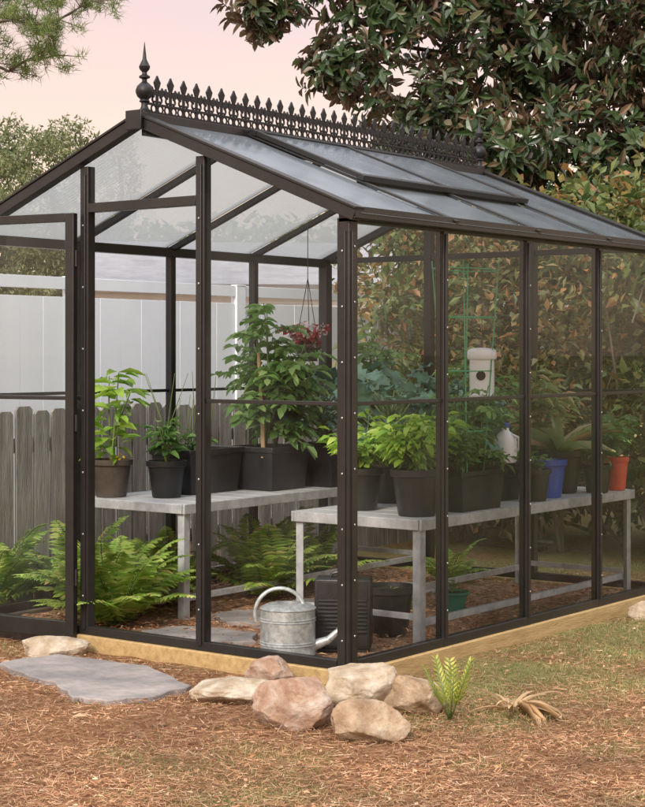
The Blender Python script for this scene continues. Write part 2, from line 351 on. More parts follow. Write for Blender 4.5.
slabs={'a':[(-1.583,-.555),(-1.50,-.26),(-.98,-.22),(-.519,-.43),(-.50,-.72),(-.60,-.88),(-.75,-.90),(-1.027,-.746),(-1.40,-.659)]}
def inpoly(x,y,P):
    c=False;n=len(P);j=n-1
    for i in range(n):
        if (P[i][1]>y)!=(P[j][1]>y) and x<(P[j][0]-P[i][0])*(y-P[i][1])/(P[j][1]-P[i][1])+P[i][0]: c=not c
        j=i
    return c
def blocked(x,y):
    if -W-.06<x<.06 and -.06<y<L+.06: return True
    return inpoly(x,y,slabs['a'])
P=[]
tries=0
while tries<170000:
    tries+=1
    v=5.0+random.random()**1.3*6.5; u=random.uniform(-.24,.26)*v
    x,y=site(u,v)
    if blocked(x,y): continue
    mm=gmask(x,y)
    if random.random()<mm*.85+.04: P.append((x,y,GZ-.004))
n=len(P);D=np.c_[rng.normal(0,.5,n),rng.normal(0,.5,n),np.ones(n)*.8];Nn=rng.normal(0,1,(n,3));Nn[:,2]*=.2
gb=MB();gb.leaves(T_BLADE,P,D,Nn,rng.uniform(.012,.036,n),rng.uniform(.002,.004,n),0)
o=mk('lawn_grass',gb,LM_grass,sharp=0);setlab(o,"thin short dry lawn grass over the soil","grass",kind="stuff")
P=[]
while len(P)<70000:
    v=5.0+random.random()**1.3*6; u=random.uniform(-.24,.26)*v
    x,y=site(u,v)
    if blocked(x,y): continue
    mm=gmask(x,y)
    if random.random()<1.05-mm*.80: P.append((x,y,GZ+random.uniform(0,.016)))
n=len(P);D=np.c_[rng.normal(0,1,n),rng.normal(0,1,n),rng.normal(0,.12,n)];Nn=np.c_[rng.normal(0,.4,n),rng.normal(0,.4,n),np.ones(n)]
gb=MB();gb.leaves(T_NEED,P,D,Nn,rng.uniform(.02,.07,n),rng.uniform(.002,.004,n),0)
n=2200;P=[]
while len(P)<n:
    v=5.0+random.random()*6; x,y=site(random.uniform(-.24,.26)*v,v)
    if blocked(x,y): continue
    P.append((x,y,GZ+.012))
D=np.c_[rng.normal(0,1,n),rng.normal(0,1,n),rng.normal(0,.2,n)];Nn=np.c_[rng.normal(0,.5,n),rng.normal(0,.5,n),np.ones(n)]
gb.leaves(T_SIMP,P,D,Nn,rng.uniform(.012,.028,n),rng.uniform(.008,.015,n),0)
o=mk('straw_litter',gb,LM_straw,sharp=0);setlab(o,"rust-brown pine straw and leaf bits","pine straw",kind="stuff")
random.seed(5)
x,y=site(-.98,6.55);mb=MB()
mb.leaves(T_SIMP,[(x,y,GZ+.018)],[(.8,.5,.1)],[(0.1,-.3,1)],.065,.028,0)
o=mk('fallen_leaf',mb,M_dry,sharp=60,loc=(x,y,GZ+.018));setlab(o,"small pale fallen leaf lying on the pine straw","leaf")
random.seed(6)

f=MB();nxx=40;nyy=50
vv=[(-W+.08+(W-.16)*i/nxx,.08+(L-.16)*j/nyy,FZ+.012*noise.noise(Vector((i*.35,j*.35,2)))) for j in range(nyy+1) for i in range(nxx+1)]
f.add(vv,[(j*(nxx+1)+i,j*(nxx+1)+i+1,(j+1)*(nxx+1)+i+1,(j+1)*(nxx+1)+i) for j in range(nyy) for i in range(nxx)])
M_mulch=surf('mulch',[(.3,(.13,.06,.035)),(.5,(.30,.165,.10)),(.7,(.48,.33,.22))],30,.95,0,1,45)
o=mk('path_mulch_floor',f,M_mulch);setlab(o,"reddish bark mulch floor inside the greenhouse","ground",kind="structure")
n=5000;P=np.c_[rng.uniform(-W+.1,-.1,n),rng.uniform(.1,L-.1,n),np.full(n,FZ+.008)+rng.uniform(0,.012,n)]
D=np.c_[rng.normal(0,1,n),rng.normal(0,1,n),rng.normal(0,.15,n)];Nn=np.c_[rng.normal(0,.4,n),rng.normal(0,.4,n),np.ones(n)]
gb=MB();gb.leaves(T_SIMP,P,D,Nn,rng.uniform(.02,.06,n),rng.uniform(.006,.014,n),0)
o=mk('bark_mulch',gb,LM_straw,sharp=0);setlab(o,"loose bark mulch chips on the greenhouse floor","mulch",kind="stuff")

def slab(poly,z0,z1,label,group="irregular grey flagstones",name='flagstone'):
    c=(sum(p[0] for p in poly)/len(poly),sum(p[1] for p in poly)/len(poly))
    pts=[]
    n=len(poly)
    for i in range(n):
        a=Vector(poly[i]);b=Vector(poly[(i+1)%n])
        for t in (0,.2,.4,.6,.8):
            q=a.lerp(b,t)+Vector((random.uniform(-.016,.016),random.uniform(-.016,.016)));pts.append((q.x,q.y,z0))
    area=sum(pts[i][0]*pts[(i+1)%len(pts)][1]-pts[(i+1)%len(pts)][0]*pts[i][1] for i in range(len(pts)))
    if area<0: pts=pts[::-1]
    mb=MB();mb.prism(pts,(0,0,z1-z0))
    o=mk(name,mb,M_slate,loc=(c[0],c[1],z0),bevel=.005);setlab(o,label,"flagstone",group)
    return o
slab(slabs['a'],GZ-.03,GZ+.022,"large flat grey flagstone outside the open doorway")
def blobpoly(cx,cy,rx,ry,n=7):
    return [(cx+rx*math.cos(2*math.pi*i/n)*random.uniform(.8,1.1),cy+ry*math.sin(2*math.pi*i/n)*random.uniform(.8,1.1)) for i in range(n)]
for (cx,cy,rx,ry) in ((-1.16,.35,.34,.24),(-1.22,.95,.30,.26),(-1.2,1.6,.28,.28),(-1.25,2.3,.3,.3)):
    slab(blobpoly(cx,cy,rx,ry),FZ-.02,FZ+.022,"grey flagstone paver set in the mulch aisle")

def rock(c,size,mat,label,seed,rz=0,group="rounded garden stones at the greenhouse corner"):
    random.seed(seed)
    bm=bmesh.new();bmesh.ops.create_icosphere(bm,subdivisions=6,radius=1)
    pl=[(Vector((random.gauss(0,1),random.gauss(0,1),random.gauss(0,.8))).normalized(),random.uniform(.64,.86)) for _ in range(12)]
    for v in bm.verts:
        q=v.co.copy()
        for nrm,d in pl:
            e=q.dot(nrm)-d
            if e>0: q-=nrm*e*.85
        q*=1+.12*noise.noise(q*1.3+Vector((seed,0,0)))+.05*noise.noise(q*3.2+Vector((seed,5,0)))+.022*noise.noise(q*8)+.010*noise.noise(q*19)
        v.co=Vector((q.x*size[0]*.56,q.y*size[1]*.56,q.z*size[2]*.60))
    me=bpy.data.meshes.new('stone');bm.to_mesh(me);bm.free();me.materials.append(mat)
    me.polygons.foreach_set("use_smooth",[True]*len(me.polygons))
    o=bpy.data.objects.new('stone',me);o.location=c;o.rotation_euler=(0,0,rz);col.objects.link(o);setlab(o,label,"stone",group)
rock((.235,-.68,GZ+.07),(.32,.26,.20),M_rock2,"pinkish angular stone beside the flagstone path",3,TH-.2)
rock((.28,-.27,GZ+.085),(.36,.27,.18),M_rock3,"cream rounded stone stacked by the corner post",5,TH)
rock((.47,-.20,GZ+.055),(.25,.24,.16),M_rock,"tan stone tucked behind the cream one",8,TH+.4)
rock((.60,-.72,GZ+.050),(.31,.24,.16),M_rock,"tan flat-sided stone resting on the pine straw",12,TH+.1)
rock((-.27,-.19,GZ+.05),(.21,.17,.14),M_rock2,"small brown stone against the timber base",15,TH)
rock((-.26,-.46,GZ+.025),(.36,.28,.12),M_rock3,"low flat pale stone beside the flagstone",21,TH-.1)
rock((-1.60,-.20,GZ+.02),(.34,.22,.11),M_rock3,"long pale stone below the open door",24,TH)
rock((.16,2.52,GZ+.03),(.16,.14,.11),M_rock3,"small pale stone beside the timber base",27,TH)
rock((.17,2.95,GZ+.03),(.2,.15,.12),M_rock,"small tan stone beside the timber base",29,TH)
random.seed(11)

# ------------------------------------------------------------ greenhouse
GH=thing('greenhouse',"dark bronze metal-framed glass greenhouse with ridge cresting and open door","greenhouse",(-W/2,L/2,GZ))
Kz=(R-H)/(W/2);ph=math.atan(Kz)
def rp_(side,u,y,off=0):
    if side>0: return (-u+off*math.sin(ph),y,H+u*Kz+off*math.cos(ph))
    return (-W+u-off*math.sin(ph),y,H+u*Kz+off*math.cos(ph))
def rn(side): return (math.sin(ph)*side,0,math.cos(ph))
def gpart(name,mb,mat,bevel=.002,parent=GH,**k):
    return mk(name,mb,mat,parent,bevel=bevel,**k)
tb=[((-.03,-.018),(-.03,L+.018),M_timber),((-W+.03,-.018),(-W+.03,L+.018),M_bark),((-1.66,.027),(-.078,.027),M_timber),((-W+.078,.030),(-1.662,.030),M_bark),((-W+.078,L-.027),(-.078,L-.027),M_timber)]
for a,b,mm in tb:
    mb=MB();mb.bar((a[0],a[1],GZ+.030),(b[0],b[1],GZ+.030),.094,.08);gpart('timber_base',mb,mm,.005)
for a,b in (((-.0225,.07),(-.0225,L-.07)),((-W+.0225,.07),(-W+.0225,L-.07)),((-W+.07,.0225),(-.07,.0225)),((-W+.07,L-.0225),(-.07,L-.0225))):
    mb=MB();mb.bar((a[0],a[1],-.008),(b[0],b[1],-.008),.041,.040);gpart('base_rail',mb,M_frame)
for a,b in (((-.018,.07),(-.018,L-.07)),((-W+.018,.07),(-W+.018,L-.07)),((-.82,.018),(-.07,.018)),((-W+.07,.018),(-1.62,.018)),((-W+.07,L-.018),(-.07,L-.018))):
    mb=MB();mb.bar((a[0],a[1],1.12),(b[0],b[1],1.12),.014,.018);gpart('mid_rail',mb,M_frame)
def screws(mb,x,y,ax,z0,z1,st=.24):
    z=z0
    while z<z1:
        if ax=='x': mb.tube([(x,y,z),(x+.004,y,z)],.0055,6,1)
        else: mb.tube([(x,y,z),(x,y-.004,z)],.0055,6,1)
        z+=st
for x in (-.034,-W+.034):
    for y in (.034,L-.034):
        mb=MB();mb.box((x,y,(H-.04)/2-.014),(.064,.064,H-.012))
        if y<1: mb.box((x,y-.034,H/2-.05),(.030,.008,H-.09))
        if x>-1: mb.box((x+.034,y,H/2-.05),(.008,.030,H-.09)); screws(mb,x+.038,y,'x',.12,1.9)
        if y<1: screws(mb,x,y-.038,'y',.1,1.9)
        gpart('corner_post',mb,[M_frame,M_screw])
for x,s in ((-.024,1),(-W+.024,-1)):
    for k in (1,2,3):
        y=BAY*k;mb=MB();mb.box((x,y,(H-.06)/2-.012),(.046,.040,H-.02));mb.box((x+s*.025,y,H/2-.03),(.008,.020,H-.08))
        if s>0: screws(mb,x+.029,y,'x',.14,1.9,.22)
        gpart('wall_post',mb,[M_frame,M_screw])
def roofz(x): return H+min(-x,W+x)*Kz
for x in (-.848,-1.592):
    for y in (.026,L-.026):
        top=roofz(x)-.04;mb=MB();mb.box((x,y,(top-.012)/2-.01),(.052,.050,top+.0))
        if y<1: mb.box((x,y-.028,top/2-.03),(.024,.008,top-.05)); screws(mb,x,y-.032,'y',.16,2.1,.3)
        gpart('wall_post',mb,[M_frame,M_screw])
mb=MB();mb.box((-1.22,.024,2.045),(.688,.045,.045));gpart('door_header',mb,M_frame)
mb=MB();mb.box((-1.22,L-.024,1.945),(W-.15,.040,.035));gpart('gable_tie',mb,M_frame)
for x,s in ((-.03,1),(-W+.03,-1)):
    mb=MB();mb.box((x,L/2,H-.032),(.056,L-.004,.052));gpart('eave_beam',mb,M_frame)
    mb=MB();xx=x+s*.055
    mb.box((xx,L/2,H-.043),(.046,L+.05,.008));mb.box((xx+s*.0245,L/2,H-.02),(.006,L+.05,.052));mb.box((xx-s*.021,L/2,H-.02),(.005,L+.05,.046))
    gpart('gutter',mb,M_frame)
for s in (1,-1):
    for i,y in enumerate((0.0,BAY,2*BAY,3*BAY,L)):
        mb=MB();end=i in (0,4)
        if end:
            mb.bar(rp_(s,-.05,y,-.014),rp_(s,W/2-.002*(1 if s>0 else 4),y,-.014),.056,.050,rn(s))
            mb.bar(rp_(s,-.05,y,.018),rp_(s,W/2-.01,y,.018),.070,.012,rn(s))
        else:
            mb.bar(rp_(s,.0,y,-.024),rp_(s,W/2-.03,y,-.024),.030,.034,rn(s))
            mb.bar(rp_(s,-.06,y,.012),rp_(s,W/2-.03,y,.012),.030,.010,rn(s))
        gpart('rafter',mb,M_frame)
    for k in range(4):
        y=BAY*(k+.5);mb=MB()
        u1=.53 if (s>0 and k in(1,2)) else W/2-.02
        a,b,c,d=rp_(s,-.06,y-BAY/2+.01),rp_(s,-.06,y+BAY/2-.01),rp_(s,u1,y+BAY/2-.01),rp_(s,u1,y-BAY/2+.01)
        mb.add([a,b,c,d],[(0,1,2,3)]);gpart('roof_panel',mb,M_poly,0,sharp=0)
mb=MB();mb.box((-W/2,L/2,R-.002),(.07,L+.07,.056));mb.box((-W/2,L/2,R-.05),(.03,L-.05,.06));gpart('ridge_beam',mb,M_frame)
mb=MB();mb.box((-W/2,-.042,R-.012),(.10,.014,.09));gpart('ridge_end_plate',mb,M_frame)
RV=bpy.data.objects.new('roof_vent',None);RV.location=(0,0,0);RV.parent=GH;col.objects.link(RV)
y0,y1=BAY-.02,3*BAY+.02;u0,u1=.49,1.16
mb=MB()
for u in (u0,u1): mb.bar(rp_(1,u,y0,.034),rp_(1,u,y1,.034),.040,.028,rn(1))
for y in (y0+.02,2*BAY,y1-.02): mb.bar(rp_(1,u0+.020,y,.035),rp_(1,u1-.020,y,.035),.036,.025,rn(1))
gpart('vent_frame',mb,M_frame,parent=RV)
mb=MB();mb.add([rp_(1,u0,y0+.02,.038),rp_(1,u0,y1-.02,.038),rp_(1,u1,y1-.02,.038),rp_(1,u1,y0+.02,.038)],[(0,1,2,3)]);gpart('vent_pane',mb,M_poly2,0,parent=RV,sharp=0)
mb=MB();mb.bar(rp_(1,u0+.03,y0+.04,.0),rp_(1,u0+.03,y1-.04,.0),.02,.04,rn(1));gpart('vent_curb',mb,M_frame,parent=RV)
# cresting: bold flat fleur crosses on a pierced base band
mb=MB();zc=R+.026;xc=-W/2;nU=31;sp=(L-.14)/nU
mb.box((xc,L/2,zc+.008),(.014,L-.10,.014));mb.box((xc,L/2,zc+.050),(.011,L-.10,.011))
def bow(cy,cz,r,a0,a1,n,rad):
    mb.tube([(xc,cy+r*math.cos(t),cz+r*math.sin(t)) for t in np.linspace(a0,a1,n)],rad,5)
for i in range(nU):
    y=.07+sp*(i+.5)
    def pr(pts,t=.005):
        mb.prism([(xc-t,y+a,zc+b) for a,b in pts],(2*t,0,0))
    pr([(-.007,.0),(.007,.0),(.007,.115),(-.007,.115)],.004)
    pr([(0,.190),(-.010,.172),(-.022,.156),(-.015,.138),(-.007,.120),(.007,.120),(.015,.138),(.022,.156),(.010,.172)])
    for s in (1,-1):
        q=[(s*.006,.098),(s*.018,.094),(s*.028,.084),(s*.044,.098),(s*.044,.120),(s*.034,.134),(s*.028,.120),(s*.018,.122),(s*.006,.120)]
        pr(q if s<0 else q[::-1])
        bow(y+s*.020,zc+.074,.014,-math.pi/2,math.pi/2 if s>0 else -3*math.pi/2,7,.0055)
        bow(y+s*sp/4,zc+.029,.018,0,2*math.pi,11,.0048)
    pr([(-.020,.060),(.020,.060),(.020,.068),(-.020,.068)],.0056)
gpart('ridge_cresting',mb,M_iron,0)
for y in (.03,L-.03):
    mb=MB();mb.lathe([(0,0),(.036,0),(.036,.018),(.022,.026),(.016,.04),(.016,.055),(.026,.062),(.020,.072),(.034,.084),(.042,.102),(.043,.115),(.036,.134),(.022,.148),(.012,.156),(.012,.168),(.026,.174),(.026,.182),(.013,.190),(.011,.20),(.024,.215),(.027,.228),(.022,.238),(.010,.262),(.006,.30),(.001,.345)],(-W/2,y,R+.02),20)
    gpart('finial',mb,M_iron,0)
for x,s in ((-.012,1),(-W+.012,-1)):
    for k in range(4):
        a=BAY*k+(.07 if k==0 else .022);b=BAY*(k+1)-(.07 if k==3 else .022)
        mb=MB();mb.add([(x,a,.013),(x,b,.013),(x,b,H-.058),(x,a,H-.058)],[(0,1,2,3)]);gpart('glass_pane',mb,M_glass,0,sharp=0)
for y in (.012,L-.012):
    for xa,xb in ((-.82,-.07),(-W+.07,-1.62)):
        mb=MB();mb.add([(xa,y,.013),(xb,y,.013),(xb,y,roofz(xb)-.05),(xa,y,roofz(xa)-.05)],[(0,1,2,3)]);gpart('glass_pane',mb,M_glass,0,sharp=0)
    zb=2.07 if y<1 else .013
    mb=MB();mb.add([(-1.564,y,zb),(-.876,y,zb),(-.876,y,roofz(-.876)-.05),(-1.22,y,R-.06),(-1.564,y,roofz(-1.564)-.05)],[(0,1,2,3,4)]);gpart('glass_pane',mb,M_glass,0,sharp=0)
DR=bpy.data.objects.new('door',None);DR.parent=GH;DR["label"]="hinged glass door swung wide open"
a=math.radians(9)
DR.location=Vector((-1.612,-.032,0))-Vector(GH.location);DR.rotation_euler=(0,0,math.pi+a);col.objects.link(DR)
dw=.80
mb=MB()
mb.box((.030,0,.985),(.050,.034,2.07));mb.box((dw-.03,0,.985),(.050,.034,2.07))
mb.box((dw/2,0,2.0),(dw-.110,.032,.042));mb.box((dw/2,0,-.005),(dw-.110,.032,.080));mb.box((dw/2,0,1.12),(dw-.110,.014,.018))
mk('door_frame',mb,M_frame,DR,local=True,bevel=.002)
mb=MB();mb.add([(.056,.004,.035),(dw-.056,.004,.035),(dw-.056,.004,1.98),(.056,.004,1.98)],[(0,1,2,3)]);mk('door_pane',mb,M_glass,DR,local=True,sharp=0)
mb=MB();mb.box((dw-.03,.024,1.0),(.03,.012,.12));mb.tube([(dw-.03,.03,1.02),(dw-.03,.06,1.02),(dw-.13,.065,1.02)],.007,8);mk('door_handle',mb,M_iron,DR,local=True)
for z in (.25,1.0,1.8):
    mb=MB();mb.tube([(0,0,z-.04),(0,0,z+.04)],.009,8);mk('hinge',mb,M_iron,DR,local=True)

# ------------------------------------------------------------ benches
BZ=.55
def bench(x0,x1,ya,yb,label):
    cx,cy=(x0+x1)/2,(ya+yb)/2
    T=thing('potting_bench',label,"bench",(cx,cy,FZ),"long grey greenhouse benches")
    mb=MB();mb.box((cx,cy,BZ-.006),(x1-x0-.01,yb-ya-.01,.012))
    n=14
    for i in range(n):
        y=ya+(yb-ya)*(i+.5)/n
        mb.box((cx,y,BZ+.0015),(x1-x0-.05,(yb-ya)/n-.012,.004))
    mk('bench_top',mb,M_bench,T,bevel=.001)
    mb=MB()
    for x in (x0+.004,x1-.004): mb.box((x,cy,BZ-.022),(.016,yb-ya+.01,.052))
    for y in (ya+.0,yb-.0): mb.box((cx,y,BZ-.022),(x1-x0-.03,.016,.050))
    mk('bench_rim',mb,M_galv,T,bevel=.003)
    for x in (x0+.035,x1-.035):
        for y in (ya+.035,yb-.035):
            mb=MB();sx_=1 if x>cx else -1;sy_=1 if y>cy else -1
            h=BZ-.05-FZ
            mb.box((x+sx_*.018,y,FZ+h/2),(.005,.045,h));mb.box((x-sx_*.004,y+sy_*.020,FZ+h/2),(.038,.005,h-.004))
            mk('leg',mb,M_galv,T,bevel=.001)
    for x in (x0+.05,x1-.045):
        mb=MB();mb.box((x,cy,.055),(.006,yb-ya-.07,.032));mb.box((x-.012,cy,.068),(.022,yb-ya-.072,.005));mk('lower_rail',mb,M_galv,T,bevel=.001)
    for y in (ya+.05,yb-.05):
        mb=MB();mb.box((cx,y,.085),(x1-x0-.1,.006,.030));mk('lower_rail',mb,M_galv,T,bevel=.001)
bench(-.90,-.13,.76,2.98,"long pale grey bench crowded with potted peppers and brassicas")
bench(-2.30,-1.56,.70,2.98,"long pale grey bench holding planters of tomatoes")

# ------------------------------------------------------------ plants
def leafy(mb,base,h,r,stems,per,ll,lw,tm=T_MID,spread=.22,tmin=.3,down=.25,rs=.004,hmin=.6,mi=1):
    base=np.array(base,float);P=[];D=[]
    for i in range(stems):
        a=random.uniform(0,2*math.pi);rr=r*math.sqrt(random.uniform(.02,1));hh=h*random.uniform(hmin,1)*(1-.25*(rr/r)**2)
        tip=base+np.array([rr*math.cos(a),rr*math.sin(a),hh]);mid=base+np.array([.25*rr*math.cos(a)+random.uniform(-.02,.02),.25*rr*math.sin(a)+random.uniform(-.02,.02),hh*.55])
        path=[(1-t)**2*base+2*t*(1-t)*mid+t*t*tip for t in np.linspace(0,1,6)]
        mb.tube([tuple(q) for q in path],[rs*(1-.6*t) for t in np.linspace(0,1,6)],5,0)
        for k in range(per):
            t=tmin+(1-tmin)*random.random()**.8
            q=(1-t)**2*base+2*t*(1-t)*mid+t*t*tip
            aa=random.uniform(0,2*math.pi);o=np.array([math.cos(aa),math.sin(aa),random.uniform(-.3,.5)])
            off=o*r*spread*random.random()
            P.append(q+off);D.append(o+np.array([0,0,-down*random.random()])+.4*np.array([math.cos(a),math.sin(a),0])*rr/r)
    n=len(P);Nn=np.c_[rng.normal(0,.45,n),rng.normal(0,.45,n),np.ones(n)]
    mb.leaves(tm,P,D,Nn,rng.uniform(.5,1.2,n)*ll,rng.uniform(.5,1.2,n)*lw,mi)
def compound(mb,base,h,r,stems,nodes,pl,ll):
    "airy vine: stems with pinnate compound leaves"
    base=np.array(base,float);P=[];D=[];NN=[]
    for i in range(stems):
        a=random.uniform(0,2*math.pi);rr=r*math.sqrt(random.uniform(.0,1));hh=h*random.uniform(.55,1)
        tip=base+np.array([rr*math.cos(a),rr*math.sin(a),hh]);mid=base+np.array([.15*rr*math.cos(a)+random.uniform(-.05,.05),.15*rr*math.sin(a)+random.uniform(-.05,.05),hh*.6])
        f_=lambda t:(1-t)**2*base+2*t*(1-t)*mid+t*t*tip
        mb.tube([tuple(f_(t)) for t in np.linspace(0,1,8)],[.006*(1-.6*t) for t in np.linspace(0,1,8)],5,0)
        for k in range(nodes):
            t=.15+.85*(k+random.random()*.6)/nodes;q=f_(min(t,1));az=k*2.4+random.uniform(-.4,.4)
            d=np.array([math.cos(az),math.sin(az),random.uniform(.1,.7)]);ln=pl*random.uniform(.6,1.15)*(1.1-.5*t)
            pts=[q+d*ln*s+np.array([0,0,-.45*ln*s*s]) for s in np.linspace(0,1,5)]
            mb.tube([tuple(p_) for p_ in pts],[.0025]*4+[.0012],4,0)
            sd_=np.array([-math.sin(az),math.cos(az),0])
            for j,s in enumerate((.3,.5,.7,.88)):
                p_=q+d*ln*s+np.array([0,0,-.45*ln*s*s])
                for g_ in (1,-1):
                    P.append(p_);D.append(sd_*g_+d*.5+np.array([0,0,-.35])+rng.normal(0,.15,3));NN.append([d[0]*.3+random.gauss(0,.3),d[1]*.3+random.gauss(0,.3),1])
            P.append(pts[-1]);D.append(d+np.array([0,0,-.9]));NN.append([random.gauss(0,.3),random.gauss(0,.3),1])
    n=len(P);mb.leaves(T_MID,P,D,NN,rng.uniform(.6,1.2,n)*ll,rng.uniform(.6,1.1,n)*ll*.55,1)
def broc(mb,base,h,r,n,ll,lw):
    P=[];D=[]
    base=np.array(base,float)
    mb.tube([tuple(base),tuple(base+[0,0,h*.5])],[.014,.010],6,0)
    for i in range(n):
        a=i*2.4+random.uniform(-.3,.3);t=i/n
        s=base+np.array([0,0,h*(.15+.45*t)]);d=np.array([math.cos(a),math.sin(a),.35+1.1*t])
        e=s+d*r*random.uniform(.35,.55)*(1.1-.4*t)
        mb.tube([tuple(s),tuple((s+e)/2+np.array([0,0,-.01])),tuple(e)],[.006,.005,.004],5,0)
        P.append(e);D.append(d*np.array([1,1,.55])+rng.normal(0,.2,3))
    k=len(P);Nn=np.c_[rng.normal(0,.45,k),rng.normal(0,.45,k),np.ones(k)]
    mb.leaves(T_RUFF,P,D,Nn,rng.uniform(.6,1.1,k)*ll,rng.uniform(.7,1.1,k)*lw,1)
def pot_mesh(r,h,c):
    mb=MB();mb.lathe([(0,0),(.70*r,0),(.73*r,.01),(.93*r,h*.84),(1.0*r,h*.845),(1.03*r,h*.86),(1.04*r,h),(.95*r,h),(.92*r,h*.88),(0,h*.88)],c,28);return mb
def soil_mesh(r,h,c):
    mb=MB()
    mb.lathe([(.925*r,h*.885),(.6*r,h*.925),(.3*r,h*.93),(0,h*.935)],c,20);return mb
def trough_mesh(lx,ly,h,c):
    mb=MB();x,y=lx/2,ly/2;k=.86
    def ring(sx,sy,z): return [(c[0]+i*sx,c[1]+j*sy,c[2]+z) for i,j in ((-1,-1),(1,-1),(1,1),(-1,1))]
    R_=[ring(x*k,y*k,0),ring(x*.97,y*.97,h*.87),ring(x*1.03,y*1.03,h*.875),ring(x*1.03,y*1.03,h),ring(x*.95,y*.95,h),ring(x*.93,y*.93,h*.85)]
    vs=[p for r_ in R_ for p in r_];fs=[(3,2,1,0)]
    for i in range(5):
        for j in range(4):
            a=i*4+j;b=i*4+(j+1)%4;fs.append((a,b,b+4,a+4))
    fs.append((20,21,22,23));mb.add(vs,fs);return mb
def potted(x,y,z,r,h,potmat,leafm,fn,label,cat="potted plant",trough=None,group="potted greenhouse plants",name='potted_plant',extra=None):
    T=thing(name,label,cat,(x,y,z),group)
    if trough:
        mk('pot',trough_mesh(trough[0],trough[1],h,(x,y,z)),potmat,T,bevel=.006,sharp=30)
        s=MB();s.box((x,y,z+h*.86),(trough[0]*.9,trough[1]*.9,.02));mk('soil',s,M_soil,T)
    else:
        mk('pot',pot_mesh(r,h,(x,y,z)),potmat,T)
        mk('soil',soil_mesh(r,h,(x,y,z)),M_soil,T)
    mb=MB();fn(mb,(x,y,z+h*.88))
    mk('foliage',mb,[M_stem,leafm],T)
    if extra:
        mb=MB();extra(mb,(x,y,z+h*.88));mk('flowers',mb,[M_stem,LM_flow],T)
ZB=BZ+.0045
potted(-.27,.93,ZB,.125,.225,M_blackp,LM_pep,lambda m,b:leafy(m,b,.34,.21,24,28,.085,.045,hmin=.4,down=.6),"bright lime green bushy plant in a black nursery pot")
potted(-.66,1.02,ZB,.105,.21,M_blackp,LM_pep,lambda m,b:leafy(m,b,.30,.20,16,22,.075,.036,hmin=.4),"bright green pepper seedlings in a black pot")
potted(-.78,1.45,ZB,.13,.22,M_blackp,LM_broc,lambda m,b:broc(m,b,.46,.36,34,.18,.17),"ruffled blue-green brassica with broad leaves in a black pot")
potted(-.60,1.80,ZB,.12,.21,M_blackp,LM_broc,lambda m,b:broc(m,b,.44,.36,32,.17,.15),"ruffled blue-green brassica with broad leaves in a black pot")
potted(-.26,1.36,ZB,0,.20,M_blackp,LM_tom,lambda m,b:(leafy(m,(b[0],b[1]-.08,b[2]),.38,.16,13,24,.06,.030,hmin=.4),compound(m,(b[0],b[1]+.1,b[2]),.46,.16,6,8,.16,.06)),"mixed leafy herbs in a long black planter",trough=(.22,.42))
potted(-.66,2.2,ZB,.12,.2,M_blackp,LM_tom,lambda m,b:compound(m,b,.58,.24,7,10,.2,.07),"leafy green plant in a black nursery pot")
potted(-.22,1.98,ZB,.09,.17,M_blackp,LM_dark,lambda m,b:leafy(m,b,.12,.09,7,10,.05,.026),"small green seedling in a black pot")
potted(-.27,2.22,ZB,.102,.205,M_bluep,LM_dark,lambda m,b:leafy(m,b,.05,.06,4,5,.03,.015),"bright blue glazed pot with a tiny seedling")
def straps(m,b,n=14,ll=.3,lw=.06):
    a=rng.uniform(0,2*math.pi,n);D=np.c_[np.cos(a),np.sin(a),rng.uniform(.5,1.8,n)];P=np.tile(np.array(b),(n,1))+D*[.02,.02,.0]
    m.tube([b,(b[0],b[1],b[2]+.03)],.02,6,0);m.leaves(T_STRAP,P,D,np.c_[-D[:,0],-D[:,1],np.ones(n)],rng.uniform(.7,1.1,n)*ll,lw,1)
potted(-.36,2.52,ZB,.13,.24,M_blackp,LM_orch,lambda m,b:straps(m,b,15,.34,.06),"pale strap-leaved plant in a large black pot")
potted(-.20,2.66,ZB,.085,.16,M_blackp,LM_dark,lambda m,b:leafy(m,b,.28,.12,8,12,.10,.045),"upright green seedling in a black pot")
potted(-.19,2.88,ZB,.068,.19,M_redp,LM_tom,lambda m,b:leafy(m,b,.34,.12,7,14,.09,.035),"green plant in a bright terracotta red pot")
potted(-.66,2.75,ZB,.12,.2,M_blackp,LM_orch,lambda m,b:leafy(m,b,.62,.26,12,18,.12,.04),"tall yellow-green plant in a black pot")
def citrus(m,b):
    leafy(m,b,.76,.12,3,24,.13,.058,spread=.5,tmin=.10,rs=.007)
potted(-2.2,.82,ZB,.115,.205,M_brownp,LM_pep,citrus,"tall young citrus and small orange flowers in a brown pot",extra=lambda m,b:leafy(m,(b[0]+.07,b[1]-.02,b[2]),.07,.04,5,5,.025,.022))
def sparse(m,b):
    leafy(m,b,.30,.11,7,13,.085,.038)
    for i in range(4):
        a=random.uniform(0,6.28);m.tube([b,(b[0]+.03*math.cos(a),b[1]+.03*math.sin(a),b[2]+.25),(b[0]+.12*math.cos(a),b[1]+.12*math.sin(a),b[2]+.50)],[.004,.003,.0015],5,0)
potted(-1.93,.97,ZB,.108,.20,M_blackp,LM_tom,sparse,"small leafy plant with bare stems in a black pot")
def planter(m,b):
    leafy(m,b,.14,.13,6,8,.06,.03)
    for i in range(6):
        a=random.uniform(0,6.28);y_=random.uniform(-.18,.18);m.tube([(b[0],b[1]+y_,b[2]),(b[0]+.05*math.cos(a),b[1]+y_+.05*math.sin(a),b[2]+random.uniform(.3,.5))],[.004,.0015],5,0)
potted(-2.03,1.34,ZB,0,.25,M_greyp,LM_tom,planter,"long charcoal planter with bare stems and seedlings",trough=(.30,.46))
